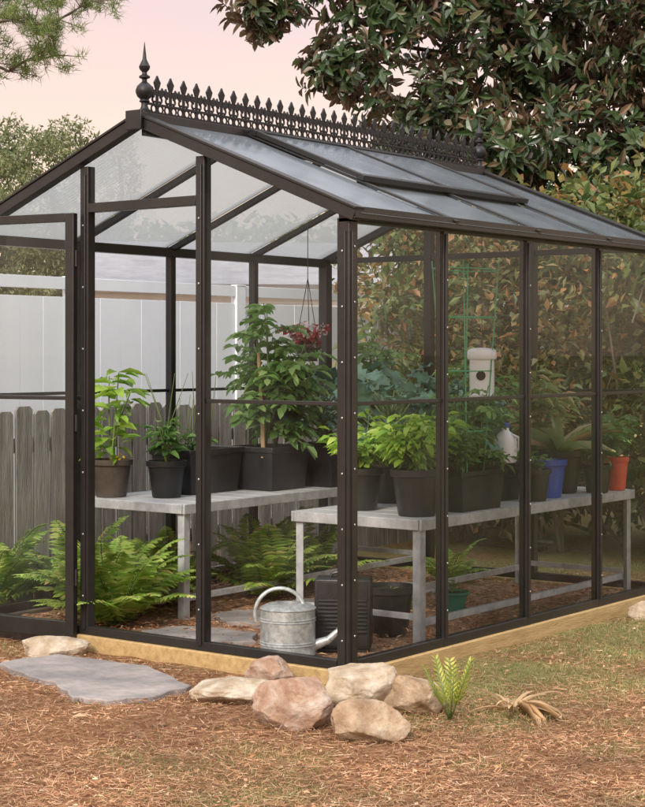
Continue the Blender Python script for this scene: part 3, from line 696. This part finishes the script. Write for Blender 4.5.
potted(-1.85,1.76,ZB,0,.25,M_greyp,LM_tom,lambda m,b:(compound(m,(b[0]+.05,b[1]-.10,b[2]),.88,.30,8,11,.25,.085),compound(m,(b[0]-.03,b[1]+.10,b[2]),.76,.28,6,10,.25,.085)),"tall airy tomato plants in a charcoal planter",trough=(.34,.36))
potted(-1.74,2.22,ZB,0,.25,M_greyp,LM_broc,lambda m,b:(broc(m,(b[0],b[1]-.12,b[2]),.46,.34,24,.19,.16),broc(m,(b[0],b[1]+.15,b[2]),.48,.34,22,.19,.16)),"blue-green cabbages in a charcoal planter",trough=(.34,.44))
potted(-1.80,2.72,ZB,0,.25,M_greyp,LM_tom,lambda m,b:compound(m,b,.70,.3,9,11,.22,.08),"leafy green plants in a charcoal planter",trough=(.34,.40))
potted(-.46,.98,FZ+.01,.12,.235,M_blackp,LM_dark,lambda m,b:leafy(m,b,.03,.05,2,3,.02,.01),"nearly empty black nursery pot under the bench")
potted(-.62,1.8,FZ+.01,.09,.10,M_greenp,LM_dark,lambda m,b:leafy(m,b,.08,.05,3,5,.04,.02),"small teal pot on the mulch under the bench")
T=thing('garden_stake',"pale tan bamboo stake stuck in a tomato planter","stake",(-1.76,1.60,ZB+.215))
mb=MB();mb.tube([(-1.76,1.60,ZB+.19),(-1.765,1.595,ZB+.42),(-1.78,1.58,1.34)],[.014,.012,.010],7);mk('bamboo_cane',mb,M_cane,T)

def fern(x,y,z,nf,Lf,label):
    T=thing('fern',label,"fern",(x,y,z),"green sword ferns")
    mb=MB()
    for i in range(nf):
        a=2*math.pi*i/nf+random.uniform(-.3,.3);Lk=Lf*random.uniform(.75,1.12);el=random.uniform(.6,1.45)
        dx=np.array([math.cos(a),math.sin(a),0]);side=np.array([-math.sin(a),math.cos(a),0])
        pts=[];m=26
        for t in np.linspace(0,1,m):
            pts.append(np.array([x,y,z])+dx*Lk*(t*(.92-.42*(el-.5))) +np.array([0,0,Lk*(el*t-(.18+.36*el)*t*t)]) + side*.05*Lk*math.sin(t*2+i))
        mb.tube([tuple(p) for p in pts[::5]+[pts[-1]]],[.003]*len(pts[::5])+[.001],4,0)
        P=[];D=[];LL=[];NN=[]
        for k in range(2,m):
            t=k/(m-1);tan=pts[k]-pts[k-1];tan/=np.linalg.norm(tan);nr=np.cross(tan,side);nr/=np.linalg.norm(nr)
            if nr[2]<0: nr=-nr
            ln=.085*(Lf/.45)*min(1,(1-t)*1.7+.08)*min(1,.5+t*2)
            for s in (1,-1):
                P.append(pts[k]);D.append(side*s+tan*.35-nr*.15+rng.normal(0,.08,3));LL.append(ln);NN.append(nr)
        mb.leaves(T_SIMP,P,D,NN,LL,.021*(Lf/.45),1)
    mk('fronds',mb,[M_stem,LM_fern],T)
fern(-1.74,.36,FZ,34,.64,"large arching yellow-green fern by the doorway")
fern(-2.08,.58,FZ,26,.60,"large arching green fern beside the bench leg")
fern(-2.02,1.10,FZ,24,.52,"green fern beneath the bench")
fern(-1.72,1.56,FZ,32,.60,"green fern growing beneath the bench")
fern(-1.85,2.1,FZ,24,.55,"green fern beneath the bench")
fern(-2.76,.42,GZ,28,.68,"tall green fern outside between glass and picket fence")
fern(-2.72,1.05,GZ,22,.60,"green fern outside between glass and picket fence")
fern(-1.25,2.75,FZ,14,.36,"small green fern at the end of the aisle")

px_,py_=.69,-.28
T=thing('palm_seedling',"upright yellow-green palm seedling beside the rocks","plant",(px_,py_,GZ))
mb=MB();random.seed(3)
for i in range(6):
    a=i*1.05+random.uniform(-.2,.2);d=np.array([math.cos(a)*.5,math.sin(a)*.5,random.uniform(.8,1.6)]);d/=np.linalg.norm(d)
    b=np.array([px_,py_,GZ]);e=b+d*.07;k=10
    mb.tube([tuple(b),tuple(e+d*.18)],[.004,.0015],5,0)
    P=[e+d*.019*j for j in range(k)]*2;sd_=np.cross(d,[0,0,1]);sd_/=np.linalg.norm(sd_)
    D=[d*.8+sd_*.7 for j in range(k)]+[d*.8-sd_*.7 for j in range(k)]
    mb.leaves(T_SIMP,P,D,np.tile([-d[0],-d[1],.6],(2*k,1)),[.07*(1-.06*j) for j in range(k)]*2,.011,1)
mk('fronds',mb,[M_stem,LM_palm],T)
qx,qy=.80,.0
T=thing('dried_plant',"thin curled straw-coloured dry leaves of a withered plant","plant",(qx,qy,GZ))
mb=MB();random.seed(44)
for i in range(20):
    a=random.uniform(0,6.28);el=random.uniform(.15,1.6);d=np.array([math.cos(a),math.sin(a),el]);b=np.array([qx+.03*math.cos(a),qy+.03*math.sin(a),GZ+.015])
    mb.leaves(T_STRIP,[b],[d],[[-d[0]*.8+random.uniform(-.3,.3),-d[1]*.8+random.uniform(-.3,.3),1]],random.uniform(.10,.20),random.uniform(.012,.028),1)
for i in range(8):
    a=random.uniform(-.6,1.2);d=np.array([math.cos(a),math.sin(a),.03]);mb.leaves(T_STRAP,[(qx+.05*d[0],qy+.05*d[1],GZ+.03)],[d],[[random.uniform(-.4,.4),random.uniform(-.4,.4),1]],random.uniform(.14,.26),random.uniform(.014,.03),1)
mb.tube([(qx,qy,GZ),(qx,qy,GZ+.04)],.008,6,0)
mk('leaves',mb,[M_bark,M_dry],T)

# ------------------------------------------------------------ objects in greenhouse
T=thing('watering_can',"galvanised steel watering can with arched handle","watering can",(-.475,.18,FZ+.020),rz=TH)
mb=MB();r=.125;hh=.215
prof=[(0,0),(r,0),(r+.004,.006),(r,.014)]
for zz in (.05,.062,.155,.167): prof+=[(r,zz-.004),(r+.004,zz),(r,zz+.004)]
prof+=[(r-.001,hh-.01),(r+.005,hh-.004),(r+.002,hh),(r-.01,hh+.004),(r-.03,hh+.014),(.05,hh+.018),(.05,hh-.02),(0,hh-.03)]
mb.lathe(prof,(0,0,0),40);mk('body',mb,M_can,T,local=True)
mb=MB();arc=[(-.035+.115*math.cos(t),0,hh-.03+.115*math.sin(t)) for t in np.linspace(math.pi*1.10,-.05,20)];mb.tube(arc,.009,10);mk('handle',mb,M_can,T,local=True)
mb=MB();mb.tube([(r-.02,0,.035),(r+.06,0,.065),(r+.11,0,.110)],[.026,.018,.013],14);mb.tube([(r+.105,0,.105),(r+.135,0,.135),(r+.14,0,.14)],[.013,.028,.028],18);mk('spout',mb,M_can,T,local=True)
T=thing('space_heater',"square black slotted portable heater standing on the floor","heater",(-.375,.475,FZ+.006),rz=TH-.1)
mb=MB();mb.box((0,0,.178),(.262,.14,.325));mk('housing',mb,M_blackp,T,local=True,bevel=.010)
mb=MB();mb.box((0,0,.008),(.24,.12,.016));mk('foot',mb,M_blackp,T,local=True,bevel=.003)
mb=MB();mb.box((0,-.0715,.285),(.235,.006,.08));mk('control_panel',mb,M_iron,T,local=True,bevel=.002)
mb=MB();mb.box((0,-.0715,.055),(.235,.006,.05));mk('kick_panel',mb,M_iron,T,local=True,bevel=.002)
for i in range(9):
    mb=MB();mb.box((0,-.0735,.098+i*.018),(.225,.012,.008));mk('slat',mb,M_greyp,T,local=True,bevel=.002)
mb=MB();mb.tube([(-.06,0,.335),(-.055,0,.355),(-.035,0,.362),(.035,0,.362),(.055,0,.355),(.06,0,.335)],.008,8);mk('handle',mb,M_blackp,T,local=True)
fx,fy=-.25,1.50
T=thing('hanging_feeder',"white plastic cylinder feeder hanging from the rafter","feeder",(fx,fy,1.105))
mb=MB();mb.lathe([(0,0),(.05,0),(.064,.006),(.068,.014),(.068,.024),(.063,.03),(.063,.20),(.072,.204),(.075,.212),(.075,.240),(.070,.250),(.055,.258),(.02,.262),(0,.263)],(fx,fy,1.105),36);mk('body',mb,M_white,T)
mb=MB();d=Vector((.45,-.9,0)).normalized();c0=Vector((fx,fy,1.225));mb.tube([c0+d*.056,c0+d*.0655],.024,18);mk('opening',mb,M_blackp,T)
mb=MB();mb.tube([(fx,fy,1.36),(fx,fy,1.42)],.006,8);mb.tube([(fx,fy,1.42),(fx,fy,2.03)],.002,6);mk('hanger',mb,M_steelwire,T)
T=thing('plastic_crate',"black plastic crate standing on the bench","crate",(-.42,1.93,ZB))
mb=trough_mesh(.2,.2,.2,(-.42,1.93,ZB))
mk('crate_shell',mb,M_blackp,T,bevel=.004)
for i in range(4):
    mb=MB();mb.box((-.42+(.099 if i==0 else -.099 if i==1 else 0),1.93+(.099 if i==2 else -.099 if i==3 else 0),ZB+.11),(.004 if i<2 else .15,.15 if i<2 else .004,.012));mk('rib',mb,M_greyp,T)
jx,jy,jz=-.36,1.92,ZB+.202
T=thing('plastic_jug',"white plastic jug standing on the crate","jug",(jx,jy,jz))
mb=MB();mb.lathe([(0,0),(.055,0),(.062,.01),(.062,.11),(.055,.135),(.03,.16),(.02,.17),(.02,.19)],(jx,jy,jz),24);mk('body',mb,M_white,T)
mb=MB();mb.tube([(jx+.055,jy,jz+.06),(jx+.085,jy,jz+.075),(jx+.085,jy,jz+.13),(jx+.035,jy,jz+.15)],.009,8);mk('handle',mb,M_white,T)
mb=MB();mb.lathe([(.023,0),(.024,.002),(.024,.022),(.02,.025),(0,.025)],(jx,jy,jz+.185),16);mk('cap',mb,M_bluep,T)
T=thing('plant_cage',"tall green wire plant cage standing in a planter","plant cage",(-.26,1.36,ZB+.172))
cx,cy=-.26,1.36
for i in range(4):
    a=math.pi/4+i*math.pi/2
    mb=MB();mb.tube([(cx+.08*math.cos(a),cy+.11*math.sin(a),ZB+.172),(cx+.13*math.cos(a),cy+.24*math.sin(a),1.80)],.0034,5)
    mk('upright_wire',mb,M_wire,T)
for z,q in ((.95,.3),(1.25,.55),(1.52,.8),(1.76,.98)):
    mb=MB();mb.tube([(cx+(.08+.05*q)*math.cos(t),cy+(.11+.13*q)*math.sin(t),z) for t in np.linspace(0,2*math.pi,24)],.003,5)
    mk('hoop',mb,M_wire,T)
bx,by,bz=-1.90,2.20,1.29
T=thing('hanging_basket',"hanging basket of red and white flowers","hanging basket",(bx,by,bz))
mb=pot_mesh(.08,.09,(bx,by,bz));mk('pot',mb,M_brownp,T)
mb=MB();leafy(mb,(bx,by,bz+.07),.20,.17,16,26,.045,.04,tmin=.1,down=1.4);mk('flowers',mb,[M_stem,LM_red],T)
mb=MB()
zr=roofz(bx)-.06
for i in range(3):
    a=i*2.09;mb.tube([(bx+.08*math.cos(a),by+.08*math.sin(a),bz+.085),(bx,by,bz+.5)],.0025,5)
mb.tube([(bx,by,bz+.5),(bx,by,zr)],.0025,5);mk('hanger',mb,M_steelwire,T)

# ------------------------------------------------------------ fences
FX=-4.2
T=thing('vinyl_fence',"tall plain white vinyl privacy fence","fence",(FX,3,GZ))
y=-3.0
while y<9:
    y2=y+1.83
    mb=MB();n=8
    for i in range(n):
        a=y+.065+(1.70)*i/n
        mb.box((FX+(.0006 if i%2 else -.0006),a+.1062,.88),(.022,.2105,1.70))
    mb.box((FX,y+.915,1.825),(.036,1.705,.085));mb.box((FX,y+.915,.0),(.036,1.705,.11))
    mk('panel',mb,M_vinyl,T,bevel=.002)
    mb=MB();mb.box((FX,y,(1.865+GZ)/2),(.060,.11,1.865-GZ));mb.box((FX,y,1.870),(.066,.114,.010))
    mk('post',mb,M_vinyl,T,bevel=.003)
    y=y2
FX=-3.05
T=thing('picket_fence',"weathered grey wooden fence of close dog-eared boards","fence",(FX,3,GZ))
y=-2.5
while y<8:
    mb=MB()
    for i in range(15):
        a=y+.14*i+.07;tilt=random.uniform(-.005,.005);h=1.02+random.uniform(-.018,.018);wd=.122+random.uniform(-.008,.006);o_=random.uniform(-.004,.004)
        mb.prism([(FX+.03+o_,a-wd/2+tilt,GZ-.02),(FX+.03+o_,a+wd/2+tilt,GZ-.02),(FX+.03+o_,a+wd/2-tilt,h-.022),(FX+.03+o_,a+wd/2-.022-tilt,h),(FX+.03+o_,a-wd/2+.022-tilt,h),(FX+.03+o_,a-wd/2-tilt,h-.022)],(.019,0,0))
    mk('pickets',mb,M_oldwood,T,bevel=.002)
    for z in (.15,.80):
        mb=MB();mb.box((FX+.006,y+1.05,z),(.034,2.096,.085));mk('rail',mb,M_oldwood,T,bevel=.003)
    mb=MB();mb.box((FX-.060,y,.44),(.09,.09,1.10));mk('post',mb,M_oldwood,T,bevel=.004)
    y+=2.1

# ------------------------------------------------------------ neighbour building
M_sid=surf('white_siding',[(.3,(.68,.69,.71)),(.7,(.78,.79,.81))],2,.6,0,.05,10)
M_dkwin=surf('dark_window',[(.3,(.03,.035,.04)),(.7,(.05,.055,.06))],2,.1,0,0,10)
hx,hy=site(-1.1,22)
T=thing('garden_house',"low white sided neighbour building with grey gable roof","house",(hx,hy,GZ),rz=TH+.12)
mb=MB();mb.box((0,0,1.15),(4.0,3,2.3))
for i in range(18): mb.box((0,-1.507,.1+i*.125),(4.0,.012,.11))
mb.prism([(-2.0,-1.5,2.3),(-2.0,1.5,2.3),(-2.0,0,2.8)],(4.0,0,0));mk('wall',mb,M_sid,T,local=True)
mb=MB()
for s in (1,-1): mb.bar((0,s*1.75,2.24),(0,0,2.86),4.3,.07,(0,s*.4,.9))
mk('roof',mb,M_roofsh,T,local=True)
for x in (-1.1,1.1):
    mb=MB();mb.box((x,-1.53,1.3),(.8,.02,1.0));mk('window',mb,M_dkwin,T,local=True)

# ------------------------------------------------------------ trees
def limb(mb,p0,p1,r0,r1,wob=.15,n=7):
    p0=np.array(p0,float);p1=np.array(p1,float);L0=np.linalg.norm(p1-p0);pts=[]
    for i,t in enumerate(np.linspace(0,1,n)):
        q=p0+(p1-p0)*t
        if 0<i<n-1: q=q+rng.normal(0,wob*L0*.12,3)
        pts.append(tuple(q))
    mb.tube(pts,list(np.linspace(r0,r1,n)),7,0);return pts
def ell_points(c,rad,n,shell=.45):
    d=rng.normal(0,1,(n,3));d/=np.linalg.norm(d,axis=1,keepdims=True)
    rr=(shell+(1-shell)*rng.random(n)**.7)
    return np.array(c)+d*rr[:,None]*np.array(rad),d
mx_,my_=site(3.3,15.2)
T=thing('magnolia_tree',"large magnolia tree with glossy dark leaves behind the greenhouse","tree",(mx_,my_,GZ))
mb=MB();limb(mb,(mx_,my_,GZ),(mx_+.1,my_,3.2),.22,.14,.1);limb(mb,(mx_+.1,my_,3.2),(mx_,my_+.2,6.0),.14,.04,.2)
blobs=[(3.4,14.8,4.5,1.9,1.6,1.5,1.15),(1.8,14.4,3.9,1.25,1.1,.9,1.0),(1.9,14.2,4.9,1.4,1.1,.85,.85),(.60,13.9,4.35,.9,.6,.55,.85),(.0,13.8,4.75,.85,.6,.48,.7),(.95,13.9,3.30,.85,.7,.55,1.0),(2.5,13.9,2.85,1.2,.9,.7,1.2),(4.0,13.9,3.0,1.2,.9,.9,1.2),(-.48,13.7,4.12,.36,.4,.26,.7),(.22,13.8,3.70,.50,.5,.34,.85),(-.2,13.8,4.5,.5,.4,.28,.6),(3.0,14.6,5.7,1.8,1.4,.7,.6),(4.7,14.6,4.1,1.1,1.1,1.2,.85),(2.9,13.7,3.8,.9,.6,.6,1.1),(1.5,13.6,3.0,.6,.6,.4,1.1),(2.2,13.6,2.45,.8,.5,.35,1.2)]
cr=MB();PP=[];DD=[]
for (u,v,z,ru,rv,rz_,den) in blobs:
    x,y=site(u,v);limb(mb,(mx_+.05,my_,min(z,2.2+random.random()*1.5)),(x,y,z),.035,.010,.5)
    nt_=int((225*(ru*rv*rz_)**.68+58)*den)
    q,d=ell_points((0,0,0),(ru,rv,rz_),nt_,.20)
    q*=rng.uniform(.8,1.18,(nt_,1))
    X=x+q[:,0]*RT[0]+q[:,1]*FW[0];Y=y+q[:,0]*RT[1]+q[:,1]*FW[1]
    C=np.c_[X,Y,z+q[:,2]]
    dirw=np.c_[d[:,0]*RT[0]+d[:,1]*FW[0],d[:,0]*RT[1]+d[:,1]*FW[1],d[:,2]*.6+.35]
    for i in range(nt_):
        if random.random()<.3:
            mb.tube([tuple(C[i]-dirw[i]*.4*random.random()-np.array([0,0,.1])),tuple(C[i])],[.008,.004],4,0,False)
        k=10;ax=dirw[i]/np.linalg.norm(dirw[i])
        rv_=rng.normal(0,1,(k,3));rv_-=(rv_@ax)[:,None]*ax;rv_/=np.linalg.norm(rv_,axis=1,keepdims=True)
        D=rv_+ax*rng.uniform(-.1,1.0,(k,1));P=C[i]-ax*rng.uniform(0,.14,(k,1))
        PP.append(P);DD.append(np.c_[D,np.tile(ax,(k,1))])
PP=np.vstack(PP);DD=np.vstack(DD);n=len(PP)
cr.leaves(T_MID,PP,DD[:,:3],DD[:,3:]+rng.normal(0,.4,(n,3)),rng.uniform(.085,.155,n),rng.uniform(.040,.064,n),0)
mk('trunk',mb,M_bark,T);mk('crown',cr,LM_mag,T,sharp=0)

def shrub(x,y,r,h,n,label,lm=LM_shrub,ll=.085):
    T=thing('shrub',label,"shrub",(x,y,GZ),"leafy shrubs behind the greenhouse")
    mb=MB()
    for i in range(6):
        a=random.uniform(0,6.28);limb(mb,(x+.1*math.cos(a),y+.1*math.sin(a),GZ),(x+r*.7*math.cos(a),y+r*.7*math.sin(a),h*random.uniform(.4,.8)),.016,.005,.8)
    mk('branches',mb,M_bark,T)
    cr=MB();ps=[]
    nb=34
    for i in range(nb):
        zz=(.06+.90*(i+random.random())/nb)*h;rr=r*(1-.25*abs(zz/h-.5)*2)*math.sqrt(random.random());a=random.uniform(0,6.28)
        q,d=ell_points((x+rr*math.cos(a),y+rr*math.sin(a),zz),(.36,.36,.22),n//nb,.2);ps.append(np.c_[q,d])
    ps=np.vstack(ps);k=len(ps)
    cr.leaves(T_SIMP,ps[:,:3],ps[:,3:]+rng.normal(0,.6,(k,3)),rng.normal(0,.5,(k,3))+[0,0,1],rng.uniform(.5,1.3,k)*ll,rng.uniform(.6,1.2,k)*ll*.55,0)
    mk('foliage',cr,lm,T,sharp=0)
for i,(x,y,r,h) in enumerate(((-3.25,5.4,.75,2.5),(-2.55,5.1,.8,2.6),(-1.75,4.9,.8,2.65),(-.9,5.1,.8,2.65),(-.1,4.9,.8,2.7),(-2.9,6.3,.9,2.85),(-1.9,6.2,.9,2.9),(-.8,6.2,.9,2.95),(.2,6.1,.9,3.0),(-3.9,6.9,.8,2.75))):
    rusty=i in (0,2,5,7)
    shrub(x,y,r,h,4700 if i<5 else 4000,"tall loose shrub with rusty and olive leaves" if rusty else "tall leafy green shrub",LM_shrub2 if rusty else LM_shrub,(.085,.10,.08,.11,.09)[i] if i<5 else .12)

def pine(u,v,label,zs,h=8):
    x,y=site(u,v);T=thing('pine_tree',label,"tree",(x,y,GZ),None)
    mb=MB();limb(mb,(x,y,GZ),(x+.1,y,h),.17,.05,.05);cr=MB();C=[]
    for z,ln,ang in zs:
        dr=np.array([RT[0]*math.cos(ang)+FW[0]*math.sin(ang),RT[1]*math.cos(ang)+FW[1]*math.sin(ang),0])
        pts=limb(mb,(x,y,z),tuple(np.array([x,y,z])+dr*ln+np.array([0,0,.12*ln])),.03,.006,.5,9)
        sd_=np.array([-dr[1],dr[0],0])
        for i,p in enumerate(pts[2:]):
            for j in range(5):
                e=np.array(p)+dr*random.uniform(-.05,.30)+sd_*random.uniform(-.45,.45)+np.array([0,0,random.uniform(-.14,.18)])
                mb.tube([p,tuple(e)],[.006,.003],4,0,False);C.append(e)
                C.append(np.array(p)*.4+e*.6+rng.normal(0,.05,3))
    for c in C:
        k=44;D=rng.normal(0,1,(k,3))+[0,0,.45]
        cr.leaves(T_NEED,np.tile(c,(k,1))+rng.normal(0,.025,(k,3)),D,rng.normal(0,1,(k,3)),rng.uniform(.08,.13,k),.007,0)
    mk('trunk',mb,M_bark,T);mk('crown',cr,LM_pine,T,sharp=0)
pine(-3.9,16,"tall pine with drooping needle tufts",[(4.50,1.7,.0),(4.05,1.35,.1),(4.25,1.2,-.4),(4.72,1.75,.05),(4.9,1.4,.5),(5.3,1.6,-.2),(4.6,1.5,2.8),(5.4,1.5,3.6),(6.5,1.2,.2),(6.8,1.0,2.5)])
def fartree(u,v,zt,r,hh,label,lm,n=5000,ll=.3,nb=40):
    x,y=site(u,v);T=thing('background_tree',label,"tree",(x,y,GZ),"trees beyond the white fence")
    mb=MB();limb(mb,(x,y,GZ),(x,y,zt-r*.8),.2,.06,.05);cr=MB();ps=[]
    for i in range(nb):
        f_=(i+random.random())/nb;a=i*2.4;zz=zt-.25-hh*f_;rr=r*.74*math.sqrt(random.uniform(.15,1))*math.sin(math.pi*min(1,(f_*.80+.17)))**.5
        c=(x+rr*math.cos(a),y+rr*math.sin(a),zz)
        q,d=ell_points(c,(r*.34,r*.34,r*.22),n//nb,.2);ps.append(np.c_[q,d])
    ps=np.vstack(ps);k=len(ps)
    cr.leaves(T_SIMP,ps[:,:3],rng.normal(0,1,(k,3))+[0,0,.5],rng.normal(0,.6,(k,3))+[0,0,1],rng.uniform(.5,1.1,k)*ll,rng.uniform(.4,.7,k)*ll*.6,0)
    mk('trunk',mb,M_bark,T);mk('crown',cr,lm,T,sharp=0)
fartree(-7.4,46,7.7,1.9,5.6,"rounded green tree beyond the fence",LM_far,12000,.19)
fartree(-9.6,48,7.9,2.1,5.8,"rounded green tree beyond the fence",LM_far,12000,.20)
fartree(-7.3,60,9.3,1.1,3.4,"small warm-tinted tree beyond the fence",LM_farpink,3000,.18)
cr=MB();ps=[]
for i in range(80):
    u=random.uniform(-20,14);v=random.uniform(46,58);x,y=site(u,v);zt=random.uniform(3.0,5.6)
    for z in np.arange(zt,0,-1.4):
        q,d=ell_points((x,y,z-.5),(1.7,1.7,.95),170,.4);ps.append(q)
for i in range(70):  # out-of-view belt on the right, added to darken reflections in the side glass
    a=random.uniform(-.35,.75);rr=random.uniform(24,30);x=CAM[0]+rr*math.cos(a)+2;y=CAM[1]+rr*math.sin(a)+6;zt=random.uniform(4,8)
    for z in np.arange(zt,0,-1.6):
        q,d=ell_points((x,y,z-.5),(1.7,1.7,1.1),90,.4);ps.append(q)
ps=np.vstack(ps);k=len(ps)
cr.leaves(T_SIMP,ps,rng.normal(0,1,(k,3)),rng.normal(0,.6,(k,3))+[0,0,1],rng.uniform(.25,.5,k),rng.uniform(.18,.34,k),0)
o=mk('woodland',cr,LM_far,sharp=0);setlab(o,"distant belt of mixed green woodland, plus unseen trees added for side glass reflections","woodland",kind="stuff")
